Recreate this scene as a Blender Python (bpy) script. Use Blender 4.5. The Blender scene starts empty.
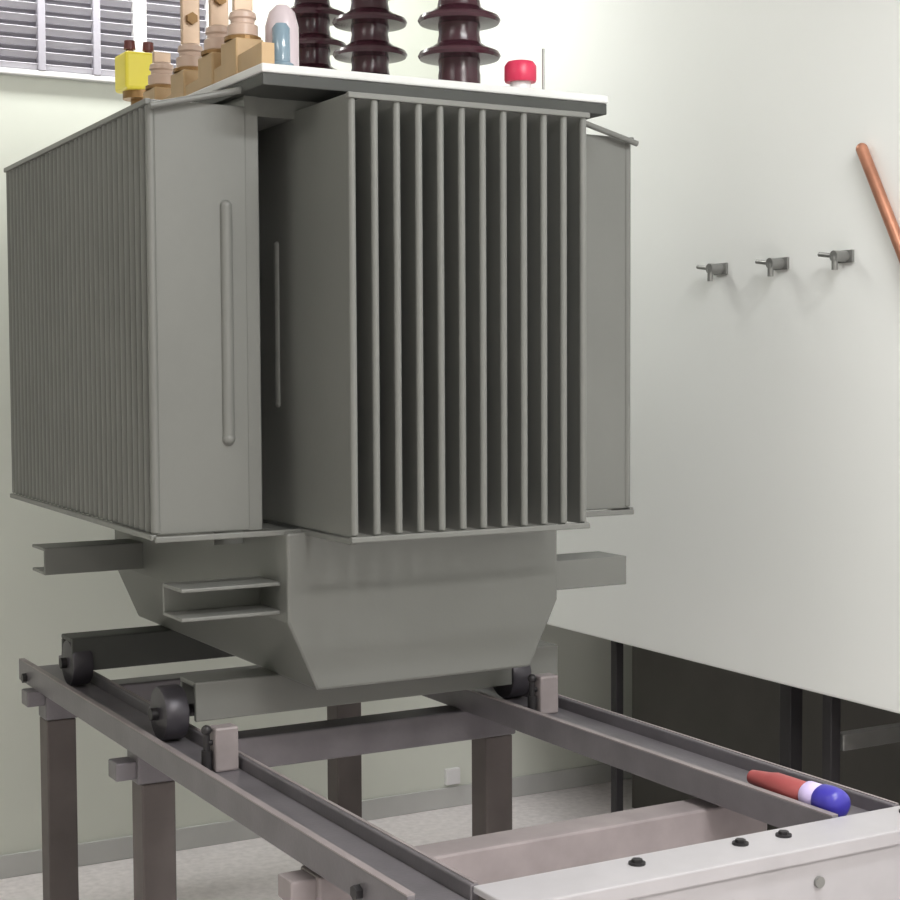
import bpy, bmesh, math, random
from mathutils import Vector, Matrix

random.seed(4)
H = 1.62                      # eye height: all z below are measured from the eye, the floor is at -H
scene = bpy.context.scene
col = scene.collection

# ------------------------------------------------------------------ materials
def srgb(r, g, b):
    f = lambda c: (c/255/12.92) if c/255 <= 0.04045 else ((c/255+0.055)/1.055)**2.4
    return (f(r), f(g), f(b), 1)

def mat(name, c, rough=0.5, metal=0.0, var=0.06, scale=6.0, bump=0.0, bscale=60.0, spec=0.5):
    m = bpy.data.materials.new(name); m.use_nodes = True
    nt = m.node_tree; b = nt.nodes['Principled BSDF']
    b.inputs['Roughness'].default_value = rough
    b.inputs['Metallic'].default_value = metal
    b.inputs['Specular IOR Level'].default_value = spec
    tc = nt.nodes.new('ShaderNodeTexCoord')
    n = nt.nodes.new('ShaderNodeTexNoise'); n.inputs['Scale'].default_value = scale; n.inputs['Detail'].default_value = 5
    nt.links.new(tc.outputs['Object'], n.inputs['Vector'])
    r = nt.nodes.new('ShaderNodeValToRGB')
    r.color_ramp.elements[0].position = 0.3; r.color_ramp.elements[1].position = 0.7
    r.color_ramp.elements[0].color = tuple(max(0, x*(1-var)) for x in c[:3]) + (1,)
    r.color_ramp.elements[1].color = tuple(min(1, x*(1+var)) for x in c[:3]) + (1,)
    nt.links.new(n.outputs['Fac'], r.inputs['Fac'])
    nt.links.new(r.outputs['Color'], b.inputs['Base Color'])
    if bump:
        n2 = nt.nodes.new('ShaderNodeTexNoise'); n2.inputs['Scale'].default_value = bscale
        nt.links.new(tc.outputs['Object'], n2.inputs['Vector'])
        bp = nt.nodes.new('ShaderNodeBump'); bp.inputs['Strength'].default_value = bump; bp.inputs['Distance'].default_value = 0.004
        nt.links.new(n2.outputs['Fac'], bp.inputs['Height']); nt.links.new(bp.outputs['Normal'], b.inputs['Normal'])
    return m

def emit(name, c, s):
    m = bpy.data.materials.new(name); m.use_nodes = True
    nt = m.node_tree; nt.nodes.clear()
    e = nt.nodes.new('ShaderNodeEmission'); e.inputs['Color'].default_value = c; e.inputs['Strength'].default_value = s
    o = nt.nodes.new('ShaderNodeOutputMaterial'); nt.links.new(e.outputs[0], o.inputs[0])
    return m

PAINT   = mat('grey_tank_paint', (0.166, 0.168, 0.156, 1), 0.42, 0, 0.05, 3.0, 0.05, 90)
LIDTOP  = mat('lid_edge_glare', (0.70, 0.70, 0.69, 1), 0.35, 0, 0.04)
DARKP   = mat('dark_grey_tone', (0.045, 0.047, 0.043, 1), 0.5, 0, 0.1)
STEEL   = mat('mauve_grey_steel', (0.155, 0.144, 0.156, 1), 0.38, 0.25, 0.14, 9.0, 0.08, 120)
POST    = mat('brown_grey_post_steel', (0.105, 0.088, 0.084, 1), 0.55, 0.1, 0.14, 9.0)
PALEST  = mat('pale_steel', (0.27, 0.235, 0.237, 1), 0.45, 0.1, 0.12, 14.0)
DKSTEEL = mat('dark_wheel_steel', (0.06, 0.055, 0.065, 1), 0.4, 0.3, 0.12)
MULL    = mat('lilac_mullion_paint', (0.44, 0.42, 0.48, 1), 0.5, 0, 0.03)
BLACKST = mat('blackened_steel', (0.022, 0.02, 0.022, 1), 0.5, 0.2, 0.2)
MAROON  = mat('maroon_glazed_porcelain', (0.055, 0.018, 0.027, 1), 0.22, 0, 0.15, 20)
COPPER  = mat('pale_copper', (0.60, 0.44, 0.32, 1), 0.35, 0.3, 0.08, 15)
TAN     = mat('tan_painted_steel', (0.50, 0.34, 0.18, 1), 0.45, 0, 0.08, 10)
CREAM   = mat('cream_porcelain', (0.58, 0.43, 0.35, 1), 0.3, 0, 0.06)
BRONZE  = mat('brown_bronze', (0.28, 0.16, 0.06, 1), 0.4, 0.4, 0.1)
YELLOW  = mat('yellow_enamel', (0.80, 0.68, 0.06, 1), 0.35, 0, 0.05)
KNOB    = mat('dark_red_plastic', (0.12, 0.03, 0.03, 1), 0.4, 0, 0.05)
REDCAP  = mat('crimson_plastic', (0.62, 0.03, 0.09, 1), 0.35, 0, 0.05)
WHITEP  = mat('white_plastic', (0.78, 0.77, 0.78, 1), 0.4, 0, 0.03)
BLUEG   = mat('blue_grey_glass', (0.22, 0.31, 0.38, 1), 0.15, 0, 0.1)
LILAC   = mat('pale_pink_plastic', (0.62, 0.53, 0.56, 1), 0.3, 0, 0.05)
WALL    = mat('off_white_wall_paint', (0.70, 0.72, 0.655, 1), 0.85, 0, 0.02, 1.2, 0.05, 140, 0.2)
CAB     = mat('white_enclosure_paint', (0.86, 0.872, 0.85, 1), 0.55, 0, 0.015, 1.0, 0, 0, 0.3)
FLOORM  = mat('pale_speckled_floor', (0.82, 0.77, 0.78, 1), 0.5, 0, 0.10, 40.0, 0.05, 150)
BASEB   = mat('grey_baseboard', (0.54, 0.54, 0.53, 1), 0.6)
CEILM   = mat('white_ceiling', (0.80, 0.80, 0.78, 1), 0.9)
BEAMW   = mat('white_beam_paint', (0.40, 0.385, 0.40, 1), 0.35, 0, 0.05, 12.0)
LOUV    = mat('lilac_grey_louvre_paint', (0.62, 0.60, 0.66, 1), 0.5, 0, 0.03)
LOUVD   = mat('dark_duct_behind_louvres', (0.20, 0.19, 0.22, 1), 0.8)
UNDER   = mat('dark_brown_shade', (0.07, 0.066, 0.058, 1), 0.6, 0, 0.1)
RUSTY   = mat('copper_tube', (0.48, 0.22, 0.14, 1), 0.35, 0.6, 0.15, 20)
HOOKM   = mat('grey_hook_metal', (0.26, 0.26, 0.25, 1), 0.35, 0.5, 0.1)
REDP    = mat('red_plastic', (0.36, 0.08, 0.08, 1), 0.4, 0, 0.08)
BLUEP   = mat('deep_blue_plastic', (0.05, 0.04, 0.36, 1), 0.35, 0, 0.08)
LAV     = mat('lavender_plastic', (0.66, 0.55, 0.85, 1), 0.35, 0, 0.05)
DIFF    = emit('lamp_diffuser', (1, 0.98, 0.94, 1), 6.0)

# ------------------------------------------------------------------ mesh builder
class MB:
    def __init__(self): self.bm = bmesh.new()
    def box(self, x0, x1, y0, y1, z0, z1, rot=None, piv=None):
        r = bmesh.ops.create_cube(self.bm, size=1)
        M = Matrix.Translation(((x0+x1)/2, (y0+y1)/2, (z0+z1)/2)) @ Matrix.Diagonal((abs(x1-x0), abs(y1-y0), abs(z1-z0), 1))
        if rot is not None:
            p = Vector(piv if piv else ((x0+x1)/2, (y0+y1)/2, (z0+z1)/2))
            M = Matrix.Translation(p) @ rot @ Matrix.Translation(-p) @ M
        bmesh.ops.transform(self.bm, matrix=M, verts=r['verts']); return self
    def cyl(self, a, b, r1, r2=None, seg=24):
        a = Vector(a); b = Vector(b); d = b-a
        r = bmesh.ops.create_cone(self.bm, cap_ends=True, segments=seg, radius1=r1, radius2=r1 if r2 is None else r2, depth=d.length)
        M = Matrix.Translation((a+b)/2) @ d.to_track_quat('Z', 'Y').to_matrix().to_4x4()
        bmesh.ops.transform(self.bm, matrix=M, verts=r['verts']); return self
    def lathe(self, c, prof, seg=32, axis='Z'):
        rings = []
        for (r, h) in prof:
            ring = []
            for i in range(seg):
                a = 2*math.pi*i/seg
                if axis == 'Z': v = (c[0]+r*math.cos(a), c[1]+r*math.sin(a), c[2]+h)
                elif axis == 'X': v = (c[0]+h, c[1]+r*math.cos(a), c[2]+r*math.sin(a))
                else: v = (c[0]+r*math.cos(a), c[1]+h, c[2]+r*math.sin(a))
                ring.append(self.bm.verts.new(v))
            rings.append(ring)
        for p, q in zip(rings, rings[1:]):
            for i in range(seg):
                self.bm.faces.new((p[i], p[(i+1) % seg], q[(i+1) % seg], q[i]))
        self.bm.faces.new(rings[0]); self.bm.faces.new(rings[-1]); return self
    def prism(self, poly, axis, a, b):
        def P(u, w, t):
            return (u, t, w) if axis == 'Y' else ((t, u, w) if axis == 'X' else (u, w, t))
        A = [self.bm.verts.new(P(u, w, a)) for u, w in poly]
        B = [self.bm.verts.new(P(u, w, b)) for u, w in poly]
        n = len(poly)
        self.bm.faces.new(A); self.bm.faces.new(B)
        for i in range(n): self.bm.faces.new((A[i], A[(i+1) % n], B[(i+1) % n], B[i]))
        return self
    def tube(self, pts, r, seg=12):
        for p, q in zip(pts, pts[1:]): self.cyl(p, q, r, seg=seg)
        for p in pts[1:-1]:
            s = bmesh.ops.create_uvsphere(self.bm, u_segments=seg, v_segments=8, radius=r)
            bmesh.ops.translate(self.bm, vec=Vector(p), verts=s['verts'])
        return self
    def ball(self, p, r, sc=(1, 1, 1)):
        s = bmesh.ops.create_uvsphere(self.bm, u_segments=24, v_segments=14, radius=r)
        bmesh.ops.transform(self.bm, matrix=Matrix.Translation(Vector(p)) @ Matrix.Diagonal((*sc, 1)), verts=s['verts']); return self
    def build(self, name, m, parent=None, origin=None, smooth=False, bevel=0.0):
        bmesh.ops.recalc_face_normals(self.bm, faces=self.bm.faces)
        if parent is not None:
            root = parent
            while root.parent is not None: root = root.parent
            org = Vector(root.location)
        else:
            org = Vector(origin if origin else (0, 0, -H)) + Vector((0, 0, H))
        bmesh.ops.translate(self.bm, vec=Vector((0, 0, H)) - org, verts=self.bm.verts)
        me = bpy.data.meshes.new(name); self.bm.to_mesh(me); self.bm.free()
        if smooth:
            me.polygons.foreach_set('use_smooth', [True]*len(me.polygons)); me.set_sharp_from_angle(angle=math.radians(40))
        me.materials.append(m)
        o = bpy.data.objects.new(name, me); col.objects.link(o)
        if parent is not None: o.parent = parent
        else: o.location = org
        if bevel:
            b = o.modifiers.new('bevel', 'BEVEL'); b.width = bevel; b.segments = 2; b.limit_method = 'ANGLE'
        return o

def empty(name, x, y, z):
    o = bpy.data.objects.new(name, None); o.location = (x, y, z+H); o.empty_display_size = 0.1; col.objects.link(o); return o
def tag(o, label, cat, group=None):
    o['label'] = label; o['category'] = cat
    if group: o['group'] = group
    return o
def struct(name, mb, m, bevel=0):
    o = mb.build(name, m, bevel=bevel); o['kind'] = 'structure'; return o
def shifted_copy(o, dx, dy, dz, parent):
    c = o.copy(); c.location = Vector(o.location) + Vector((dx, dy, dz)); c.parent = parent; col.objects.link(c)
    for ch in list(o.children):
        k = ch.copy(); k.parent = c; col.objects.link(k)
    return c

# ------------------------------------------------------------------ the room
XL, XR, YN, YB, ZC = -3.0, 4.7, -3.2, 5.08, 1.75
struct('floor', MB().box(XL-.1, XR+.1, YN-.1, YB+.1, -H-.1, -H), FLOORM)
struct('ceiling', MB().box(XL-.1, XR+.1, YN-.1, YB+.1, ZC, ZC+.1), CEILM)
struct('wall_back', MB().box(XL-.1, XR+.1, YB, YB+.12, -H, ZC), WALL)
struct('wall_left', MB().box(XL-.12, XL, YN, YB, -H, ZC), WALL)
struct('wall_right', MB().box(XR, XR+.12, YN, YB, -H, ZC), WALL)
struct('wall_front', MB().box(XL-.1, XR+.1, YN-.12, YN, -H, ZC), WALL)
struct('baseboard_back', MB().box(XL, XR, YB-.012, YB, -H, -H+.075), BASEB, .003)

# louvred vent high on the back wall
lv = empty('louvre_vent', 1.4, YB, .93)
tag(lv, 'lilac grey louvred vent grille high on the back wall', 'vent')
VX0, VX1, VZ0, VZ1 = .67, 1.93, .935, 1.52
m = MB()
m.box(VX0-.02, VX1+.02, YB-.028, YB, VZ0-.018, VZ0).box(VX0-.02, VX1+.02, YB-.028, YB, VZ1, VZ1+.02)
m.box(VX0-.02, VX0, YB-.028, YB, VZ0, VZ1).box(VX1, VX1+.02, YB-.028, YB, VZ0, VZ1)
m.build('frame', WHITEP, lv, bevel=.003)
MB().box(VX0, VX1, YB-.004, YB, VZ0, VZ1).build('backing', LOUVD, lv)
edges = [.67, .847, 1.025, 1.203, 1.38, 1.557, 1.70, 1.93]
for i, (a, b) in enumerate(zip(edges, edges[1:])):
    m = MB()
    wl, wr = a+(.006 if i else 0), b-(.006 if i < 6 else 0)
    z = VZ0 + .012
    while z < VZ1-.02:
        m.box(wl, wr, YB-.027, YB-.003, z-.0015, z+.0015, Matrix.Rotation(math.radians(-48), 4, 'X'))
        z += .0377
    m.build('louvre_panel', LOUV, lv)
for i, x in enumerate(edges[1:-1]):
    w = .022 if x == 1.70 else .012
    MB().box(x-w, x+w, YB-.03, YB-.002, VZ0, VZ1).build('mullion', WHITEP if x == 1.70 else MULL, lv, bevel=.002)

tag(MB().box(2.825, 2.885, YB-.02, YB, -1.535, -1.475).build('wall_socket', WHITEP, None, (2.855, YB, -1.5), bevel=.004),
    'small white square socket low on the back wall', 'socket')

# ------------------------------------------------------------------ the transformer
T = empty('transformer', 1.69, 3.85, -.835)
tag(T, 'large grey oil filled transformer with corrugated cooling fins on wheels', 'transformer')
TX0, TX1, TY0, TY1 = 1.300, 2.085, 3.40, 4.50
FZ0, FZ1 = -.348, .552
k = MB().box(TX0, TX1, TY0, TY1, -.40, .575)
k.box(TX0, TX0+.03, 3.192, TY0+.01, FZ0, .575).box(TX1-.03, TX1, 3.192, TY0+.01, FZ0, .575)
k.box(TX0, TX1, 3.20, TY0+.01, .535, .575)
k.build('tank', PAINT, T)
# lid
MB().box(1.283, 2.133, 3.05, 4.58, .575, .600).build('flange', DARKP, T, bevel=.002)  # shadow below the lid put into the flange's dark colour
LID = MB().box(1.280, 2.136, 3.047, 4.583, .6005, .619).build('lid', LIDTOP, T, bevel=.004)  # glare on the lid edge put into its pale colour
# fins: thin hollow plates with rounded rims
def fin(axis, pos, a, b, th=.011, emboss=None):
    """axis 'Y': plate runs along Y at x=pos; axis 'X': plate runs along X at y=pos"""
    m = MB(); h = th/2
    if axis == 'Y':
        m.box(pos-h, pos+h, a, b, FZ0, FZ1)
        tip = a if abs(a-2.93) < .01 or abs(a-4.78) < .01 else b
    else:
        m.box(a, b, pos-h, pos+h, FZ0, FZ1)
    return m
# front pack
P0, P1, N = 1.424, 1.985, 12
for i in range(N):
    x = P0 + (P1-P0)*i/(N-1)
    m = fin('Y', x, 2.930, TY0+.002)
    m.cyl((x, 2.931, FZ0+.004), (x, 2.931, FZ1-.004), .0085, seg=10)       # rolled rim
    o = m.build('cooling_fin', PAINT, T, bevel=.003)
    if i == 0:
        MB().cyl((x-.004, 3.30, -.08), (x-.004, 3.30, .27), .010, seg=12).ball((x-.004, 3.30, -.08), .010).ball((x-.004, 3.30, .27), .010).build('stiffener_rib', PAINT, o, smooth=True)
for i in range(N):
    x = P0 + (P1-P0)*i/(N-1)
    m = fin('Y', x, TY1-.002, 4.72); m.cyl((x, 4.719, FZ0+.004), (x, 4.719, FZ1-.004), .0085, seg=10)
    m.build('cooling_fin', PAINT, T, bevel=.003)
# side packs
S0, S1, NS = 3.195, 4.46, 33
for side in (-1, 1):
    xa, xb = (1.092, TX0+.002) if side < 0 else (TX1-.002, 2.293)
    for i in range(NS):
        y = S0 + (S1-S0)*i/(NS-1)
        lean = .030*i/(NS-1)
        m = fin('X', y, xa+(lean if side < 0 else 0), xb-(lean if side > 0 else 0))
        xt = xa+.001+lean if side < 0 else xb-.001-lean
        m.cyl((xt, y, FZ0+.004), (xt, y, FZ1-.004), .0105, seg=10)
        o = m.build('cooling_fin', PAINT, T, bevel=.003)
        if i == 0:
            cx = 1.255 if side < 0 else 2.13
            MB().cyl((cx, y-.004, -.15), (cx, y-.004, .34), .014, seg=14).ball((cx, y-.004, -.15), .015).ball((cx, y-.004, .34), .014).build('stiffener_rib', PAINT, o, smooth=True)
# welded bars across the fin ends
for z in (FZ0-.004, FZ1-.006):
    zz = z
    MB().box(P0-.012, P1+.012, 2.918, 2.930, zz-.006, zz+.006).build('spacer_bar', PAINT, T, bevel=.002)
    MB().prism([(1.079, S0-.012), (1.091, S0-.012), (1.121, S1+.012), (1.109, S1+.012)], 'Z', zz-.006, zz+.006).build('spacer_bar', PAINT, T, bevel=.002)
    MB().prism([(2.294, S0-.012), (2.306, S0-.012), (2.276, S1+.012), (2.264, S1+.012)], 'Z', zz-.006, zz+.006).build('spacer_bar', PAINT, T, bevel=.002)
# lower rims of the corner, near side
MB().box(1.085, P0+.01, 3.172, 3.186, FZ0-.014, FZ0-.002).build('spacer_bar', PAINT, T, bevel=.002)
MB().box(P0-.012, P0+.004, 2.925, 3.18, FZ0-.014, FZ0-.002).build('spacer_bar', PAINT, T, bevel=.002)
MB().box(P1, 2.30, 3.172, 3.186, FZ0-.014, FZ0-.002).build('spacer_bar', PAINT, T, bevel=.002)
# brace from lid to side pack
MB().cyl((2.095, 3.17, .588), (2.305, 3.17, .535), .007).build('brace_rod', PAINT, T, smooth=True)
MB().cyl((1.31, 3.17, .588), (1.085, 3.17, .535), .007).build('brace_rod', PAINT, T, smooth=True)

# trough shaped lower tank
zb, zs, zt = -.703, -.55, -.355
MB().prism([(1.370, zt), (1.370, zs), (1.437, zb), (1.986, zb), (2.062, zs), (2.062, zt)], 'Y', 3.15, 4.36).build('lower_tank', PAINT, T, bevel=.006)
# lifting brackets: channels open towards the viewer's side
def channel_x(x0, x1, y0, z0, z1, d, back, th=.008):
    if not back:
        return MB().box(x0, x1, y0, y0+th, z0, z1).box(x0, x1, y0+th, y0+d, z1-th, z1).box(x0, x1, y0+th, y0+d, z0, z0+th)
    return MB().box(x0, x1, y0+d-th, y0+d, z0, z1).box(x0, x1, y0, y0+d-th, z1-th, z1).box(x0, x1, y0, y0+d-th, z0, z0+th)
for (x0, x1, y, bk) in ((1.145, 1.372, 3.19, 1), (2.060, 2.29, 3.19, 0), (1.105, 1.372, 4.11, 0), (2.060, 2.285, 4.11, 0)):
    channel_x(x0, x1, y, -.535, -.465, .12, bk).build('bracket', PAINT, T, bevel=.002)
# wheel carriages
for (y, w, xa, xb) in ((3.36, .10, 1.236, 2.20), (4.08, .10, 1.165, 2.18)):
    k = MB()
    k.box(xa, xb, y, y+.012, -.79, -.702).box(xa, xb, y+.012, y+w, -.714, -.702)
    k.box(xa, xb, y+w-.012, y+w, -.79, -.714)
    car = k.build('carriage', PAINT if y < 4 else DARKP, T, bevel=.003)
    for x in (1.1925, 2.09):
        w_ = MB()
        w_.lathe((x, y+.05, -.772), [(.020, -.030), (.058, -.026), (.0615, -.020), (.0615, .020), (.058, .026), (.020, .030)], 36, 'X')
        wh = w_.build('wheel', DKSTEEL, car, smooth=True)
    for x in (1.1925, 2.09):
        MB().cyl((x-.045, y+.05, -.772), (x+.06, y+.05, -.772), .014).build('axle', BLACKST, car, smooth=True)

# low voltage side: tan plinth with bushings
MB().prism([(3.065, .619), (3.065, .664), (3.98, .622), (3.98, .619)], 'X', 1.288, 1.316).build('plinth', TAN, T)
def lv_bushing(y, bar):
    x, z = 1.318, .664-.0459*(y-3.065)-.001
    b = MB().lathe((x, y, z), [(.030, .05), (.033, .053), (.033, .075), (.026, .079), (.026, .087), (.030, .091), (.028, .102), (.018, .108)], 28).build('low_voltage_bushing', CREAM, T, smooth=True)
    MB().box(x-.034, x+.030, y-.045, y+.045, z-.045+.0459*(y-3.065), z+.042).build('base_block', TAN, b, bevel=.004)
    MB().lathe((x, y, z+.042), [(.040, 0), (.040, .008), (.034, .011)], 24).build('gasket', BRONZE, b)
    f = MB().box(x-.022, x+.022, y-.007, y+.007, z+.103, z+.103+bar).build('terminal_bar', COPPER, b, bevel=.003)
    if bar > .1:
        MB().cyl((x, y-.018, z+.165), (x, y+.018, z+.165), .014, seg=6).build('nut', BRONZE, b)
for y, bar in ((3.24, .26), (3.38, .22), (3.56, .24), (3.76, .03)):
    lv_bushing(y, bar)

# high voltage side: three maroon porcelain bushings
hv = []
for y in (3.32, 3.79, 4.15):
    x = 1.898
    prof = [(.05, 0), (.05, .07)]
    for k in range(5):
        z = .125+.083*k
        prof += [(.048, z-.042), (.050, z-.020), (.094, z-.017), (.098, z-.010), (.094, z-.002), (.066, z+.010), (.052, z+.020)]
    prof += [(.044, .51), (.038, .53), (.02, .54)]
    b = MB().lathe((x, y, .617), prof, 40).build('high_voltage_bushing', MAROON, T, smooth=True)
    MB().lathe((x, y, .617), [(.085, 0), (.085, .014), (.06, .022)], 32).build('clamp_ring', HOOKM, b, smooth=True)
    MB().cyl((x, y, 1.16), (x, y, 1.24), .014).cyl((x, y, 1.17), (x, y, 1.185), .03, seg=6).build('terminal_stud', COPPER, b, smooth=True)
# yellow protection relay on a stem at the far left corner
Yb = 4.22
rel = MB().box(1.362, 1.470, Yb-.05, Yb+.05, .745, .845).build('relay_box', YELLOW, T, bevel=.008)
MB().cyl((1.416, Yb, .617), (1.416, Yb, .747), .024).cyl((1.416, Yb, .725), (1.416, Yb, .747), .045).build('stem', BRONZE, rel, smooth=True)
for x in (1.39, 1.442):
    MB().cyl((x, Yb, .844), (x, Yb, .857), .010).cyl((x, Yb, .857), (x, Yb, .880), .016, .014).build('knob', KNOB, rel, smooth=True)
# grey-blue gauge at the near edge
g = MB().lathe((1.368, 3.15, .619), [(.026, 0), (.026, .02), (.019, .025), (.019, .095), (.012, .105)], 28).build('oil_gauge', BLUEG, T, smooth=True)
MB().lathe((1.392, 3.20, .619), [(.036, 0), (.036, .11), (.028, .14), (.014, .155)], 20).build('gauge_housing', LILAC, g, smooth=True)
# red capped filler and a thin rod near the right edge
f = MB().cyl((1.962, 3.15, .617), (1.962, 3.15, .655), .024).build('filler_neck', WHITEP, T, smooth=True)
MB().lathe((1.962, 3.15, .650), [(.035, 0), (.037, .006), (.037, .036), (.030, .046), (.012, .05)], 28).build('cap', REDCAP, f, smooth=True)
MB().cyl((2.005, 3.12, .617), (2.005, 3.12, .725), .003, seg=8).build('pin', HOOKM, T)

# ------------------------------------------------------------------ the rail stand
R = empty('rail_stand', 1.65, 3.4, -H)
tag(R, 'mauve grey welded steel stand with two rails carrying the transformer', 'stand')
def u_rail(x0, x1, y0, y1):
    m = MB(); f = .016
    m.box(x0+f, x1-f, y0, y1, -.85, -.835)
    m.box(x0, x0+f, y0, y1, -.868, -.81).box(x1-f, x1, y0, y1, -.868, -.81)
    return m
rl = u_rail(1.122, 1.25, 2.135, 4.46).build('rail', STEEL, R, bevel=.003)
rr = u_rail(1.985, 2.15, 2.135, 4.62).build('rail', STEEL, R, bevel=.003)
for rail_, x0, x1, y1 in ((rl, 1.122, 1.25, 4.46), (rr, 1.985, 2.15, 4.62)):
    MB().box(x0+.0005, x0+.0155, 2.137, y1-.002, -.811, -.8085).build('lit_edge', PALEST, rail_)  # light from above put into pale strips along the flange tops
    MB().box(x1-.008, x1-.001, 2.137, y1-.002, -.811, -.8085).build('lit_edge', PALEST, rail_)
for y, pl, pr, m_ in ((2.50, 1.195, 2.09, PALEST), (3.48, 1.190, 2.100, STEEL), (4.25, 1.182, 2.045, STEEL)):
    zt_ = -.869 if y > 3 else -.885
    zb_ = -.948 if y > 3 else -.96
    zl = {4.25: -.865, 3.48: -.893, 2.50: -.888}[y]
    MB().box(1.140, 2.15, y, y+.08, zb_, zt_).build('crossbeam', m_, R, bevel=.005)
    MB().box(1.092, 1.145, y+.01, y+.07, zl-.043, zl-.001).build('lug', m_, R, bevel=.004)
    for x in (pl, pr):
        MB().box(x-.040, x+.040, y+.002, y+.078, -H+.01, zb_).build('post', POST, R, bevel=.004)
        MB().box(x-.08, x+.08, y-.04, y+.12, -H, -H+.012).build('foot_plate', POST, R, bevel=.003)
for y in (4.38, 2.30):
    for x0 in (1.122, 2.15):
        s = -1 if x0 < 2 else 1
        MB().cyl((x0, y, -.85), (x0+s*.012, y, -.85), .013, seg=6).build('bolt', BLACKST, R)

# rail stops (pale block with a black pin)
def stop(x, y, label):
    s = empty('rail_stop', x, y, -.835)
    tag(s, label, 'rail stop', 'rail stops in front of the transformer wheels')
    MB().box(x-.022, x+.030, y-.02, y+.02, -.835, -.742).build('block', PALEST, s, bevel=.005)
    MB().cyl((x-.034, y, -.835), (x-.034, y, -.752), .007).cyl((x-.034, y, -.835), (x-.034, y, -.79), .011).ball((x-.034, y, -.748), .011).build('pin', BLACKST, s, smooth=True)
    MB().cyl((x-.036, y, -.775), (x-.02, y, -.775), .006).build('link', BLACKST, s)
stop(1.197, 3.10, 'small pale steel stop block with black pin on the left rail')
stop(2.068, 3.22, 'small pale steel stop block with black pin on the right rail')

# plug lying in the right rail
px, pz = 2.035, -.8045
P = empty('plug', px, 2.30, -.835)
tag(P, 'blue and lavender plug with red sleeve lying on the right rail', 'plug')
MB().lathe((px, 2.162, pz), [(.016, 0), (.025, .006), (.029, .018), (.030, .036), (.029, .052), (.025, .058)], 28, 'Y').build('cap', BLUEP, P, smooth=True)
MB().lathe((px, 2.218, pz), [(.024, 0), (.0265, .004), (.0265, .034), (.022, .040)], 28, 'Y').build('ring', LAV, P, smooth=True)
MB().lathe((px, 2.254, pz-.002), [(.020, 0), (.024, .006), (.024, .09), (.020, .11), (.014, .16)], 24, 'Y').build('sleeve', REDP, P, smooth=True)

# ------------------------------------------------------------------ white beam across the near ends of the rails
B = empty('white_beam', 2.0, 2.07, -H)
tag(B, 'white painted steel beam across the near ends of the rails', 'beam')
bx0, bx1 = 1.235, 2.86
k = MB()
k.box(bx0, bx1, 2.012, 2.13, -.822, -.810)
k.box(bx0, bx1, 2.012, 2.024, -.96, -.822)
k.box(bx0, bx1, 2.004, 2.012, -.832, -.806)
k.box(bx0, bx1, 2.024, 2.13, -.96, -.948)
k.build('profile', BEAMW, B, bevel=.003)
for x in (1.52, 1.735, 1.83, 2.12, 2.6):
    MB().cyl((x, 2.088, -.811), (x, 2.088, -.806), .014, seg=20).cyl((x, 2.088, -.806), (x, 2.088, -.801), .009, seg=6).build('bolt', BLACKST, B)
for x in (1.84, 2.5):
    MB().cyl((x, 2.013, -.87), (x, 2.006, -.87), .010, seg=20).build('bolt', HOOKM, B)
for x in (1.30, 2.7):
    MB().box(x, x+.08, 2.03, 2.11, -H, -.96).build('leg', BEAMW, B, bevel=.004)

# ------------------------------------------------------------------ white enclosure on legs along the right
E = empty('enclosure', 3.5, 2.6, -H)
tag(E, 'tall white steel enclosure raised on dark legs at the right', 'enclosure')
EX0, EX1, EY0, EY1, EZ0, EZ1 = 2.90, 4.1, .6, 5.075, -.868, 1.55
MB().box(EX0, EX1, EY0, EY1, EZ0, EZ1).build('body', CAB, E, bevel=.006)
for (x, y, w) in ((2.945, 4.16, .03), (2.94, 3.33, .045), (2.94, 3.17, .035), (2.935, .7, .06), (4.02, .7, .06), (4.02, 4.13, .06)):
    MB().box(x, x+w, y, y+w, -H, EZ0).build('leg', BLACKST, E, bevel=.003)
MB().box(2.98, 3.42, 3.165, 3.20, -1.03, -.985).build('cross_bar', HOOKM, E, bevel=.003)
MB().box(3.42, 3.45, .62, 4.73, -H, EZ0).build('shade_panel', UNDER, E)  # added dark sheet standing in for the shade under the enclosure
for (y, z) in ((3.59, .272), (3.335, .272), (3.09, .276)):
    m = MB().box(EX0-.008, EX0, y-.035, y+.02, z-.016, z+.016)
    m.cyl((EX0, y-.012, z), (EX0-.05, y-.012, z), .014)
    m.cyl((EX0-.04, y-.012, z), (EX0-.04, y+.05, z+.008), .006)
    m.cyl((EX0-.045, y-.012, z), (EX0-.045, y-.012, z-.035), .008)
    m.build('latch', HOOKM, E, smooth=True)

# copper tube fixed on the enclosure
m = MB().tube([(2.884, 3.015, .54), (2.884, 2.83, .19), (2.884, 2.72, -.02)], .015, 16)
m.box(2.890, 2.8995, 2.815, 2.845, .175, .205)
m.ball((2.884, 3.015, .54), .015)
tag(m.build('copper_tube', RUSTY, None, (2.9, 2.83, .25), smooth=True), 'slanting copper tube fixed to the white enclosure face', 'tube')

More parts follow.
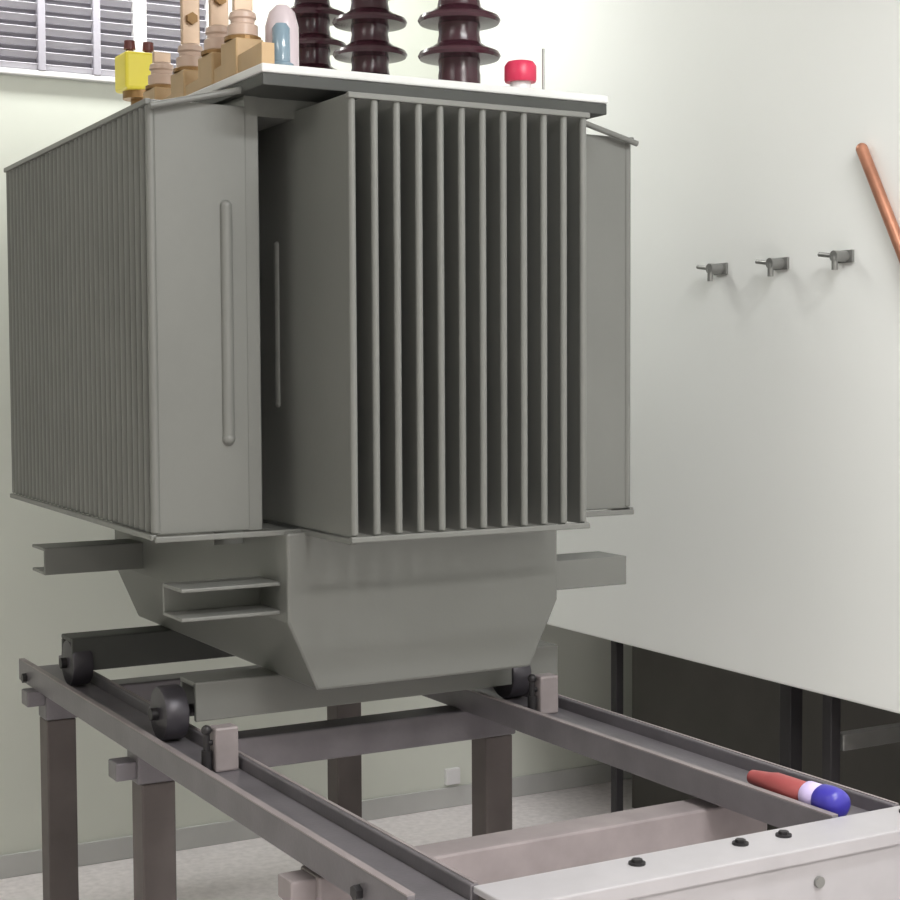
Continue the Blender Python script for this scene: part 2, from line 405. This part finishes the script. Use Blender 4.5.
# ------------------------------------------------------------------ lamps
def ceiling_lamp(x, y, sx, sy, power, colr, label):
    L = empty('ceiling_lamp', x, y, ZC)
    tag(L, label, 'lamp', 'ceiling lamps')
    MB().box(x-sx/2-.03, x+sx/2+.03, y-sy/2-.03, y+sy/2+.03, ZC-.05, ZC).build('housing', WHITEP, L, bevel=.004)
    MB().box(x-sx/2, x+sx/2, y-sy/2, y+sy/2, ZC-.056, ZC-.05).build('diffuser', DIFF, L)
    d = bpy.data.lights.new('lamp_light', 'AREA'); d.shape = 'RECTANGLE'; d.size = sx; d.size_y = sy; d.energy = power; d.color = colr
    o = bpy.data.objects.new('lamp_light', d); o.location = (x, y, ZC-.06+H); col.objects.link(o)
ceiling_lamp(1.45, -0.7, 1.2, .6, 88, (1, .965, .93), 'flat white ceiling lamp panel nearest the camera')
ceiling_lamp(1.75, 1.3, 1.2, .3, 37, (.97, .99, 1), 'added fill light panel at the ceiling above the white beam')  # added out of view to brighten the white enclosure face
ceiling_lamp(-0.7, 2.4, .4, 1.2, 6, (1, .985, .96), 'added fill light panel at the ceiling left of the transformer')  # unseen extra light, added for the enclosure face and left fins
ceiling_lamp(1.7, 4.72, 1.6, .2, 16, (.98, 1, .96), 'flat white ceiling lamp panel by the louvred vent')

w = bpy.data.worlds.new('world'); scene.world = w; w.use_nodes = True
w.node_tree.nodes['Background'].inputs['Color'].default_value = (.8, .85, .9, 1)
w.node_tree.nodes['Background'].inputs['Strength'].default_value = 0.3

# ------------------------------------------------------------------ camera
cd = bpy.data.cameras.new('camera'); cam = bpy.data.objects.new('camera', cd); col.objects.link(cam)
cd.sensor_width = 36; cd.lens = 64.0; cd.clip_start = .05
cam.location = (0, 0, H)
cam.rotation_euler = (Matrix.Rotation(math.radians(-29.36), 3, 'Z') @ Matrix.Rotation(math.radians(90-2.98), 3, 'X')
                      @ Matrix.Rotation(math.radians(-0.28), 3, 'Z')).to_euler()
scene.camera = cam
scene.view_settings.view_transform = 'Standard'
scene.view_settings.look = 'None'
scene.view_settings.gamma = 1
scene.view_settings.exposure = 0.32
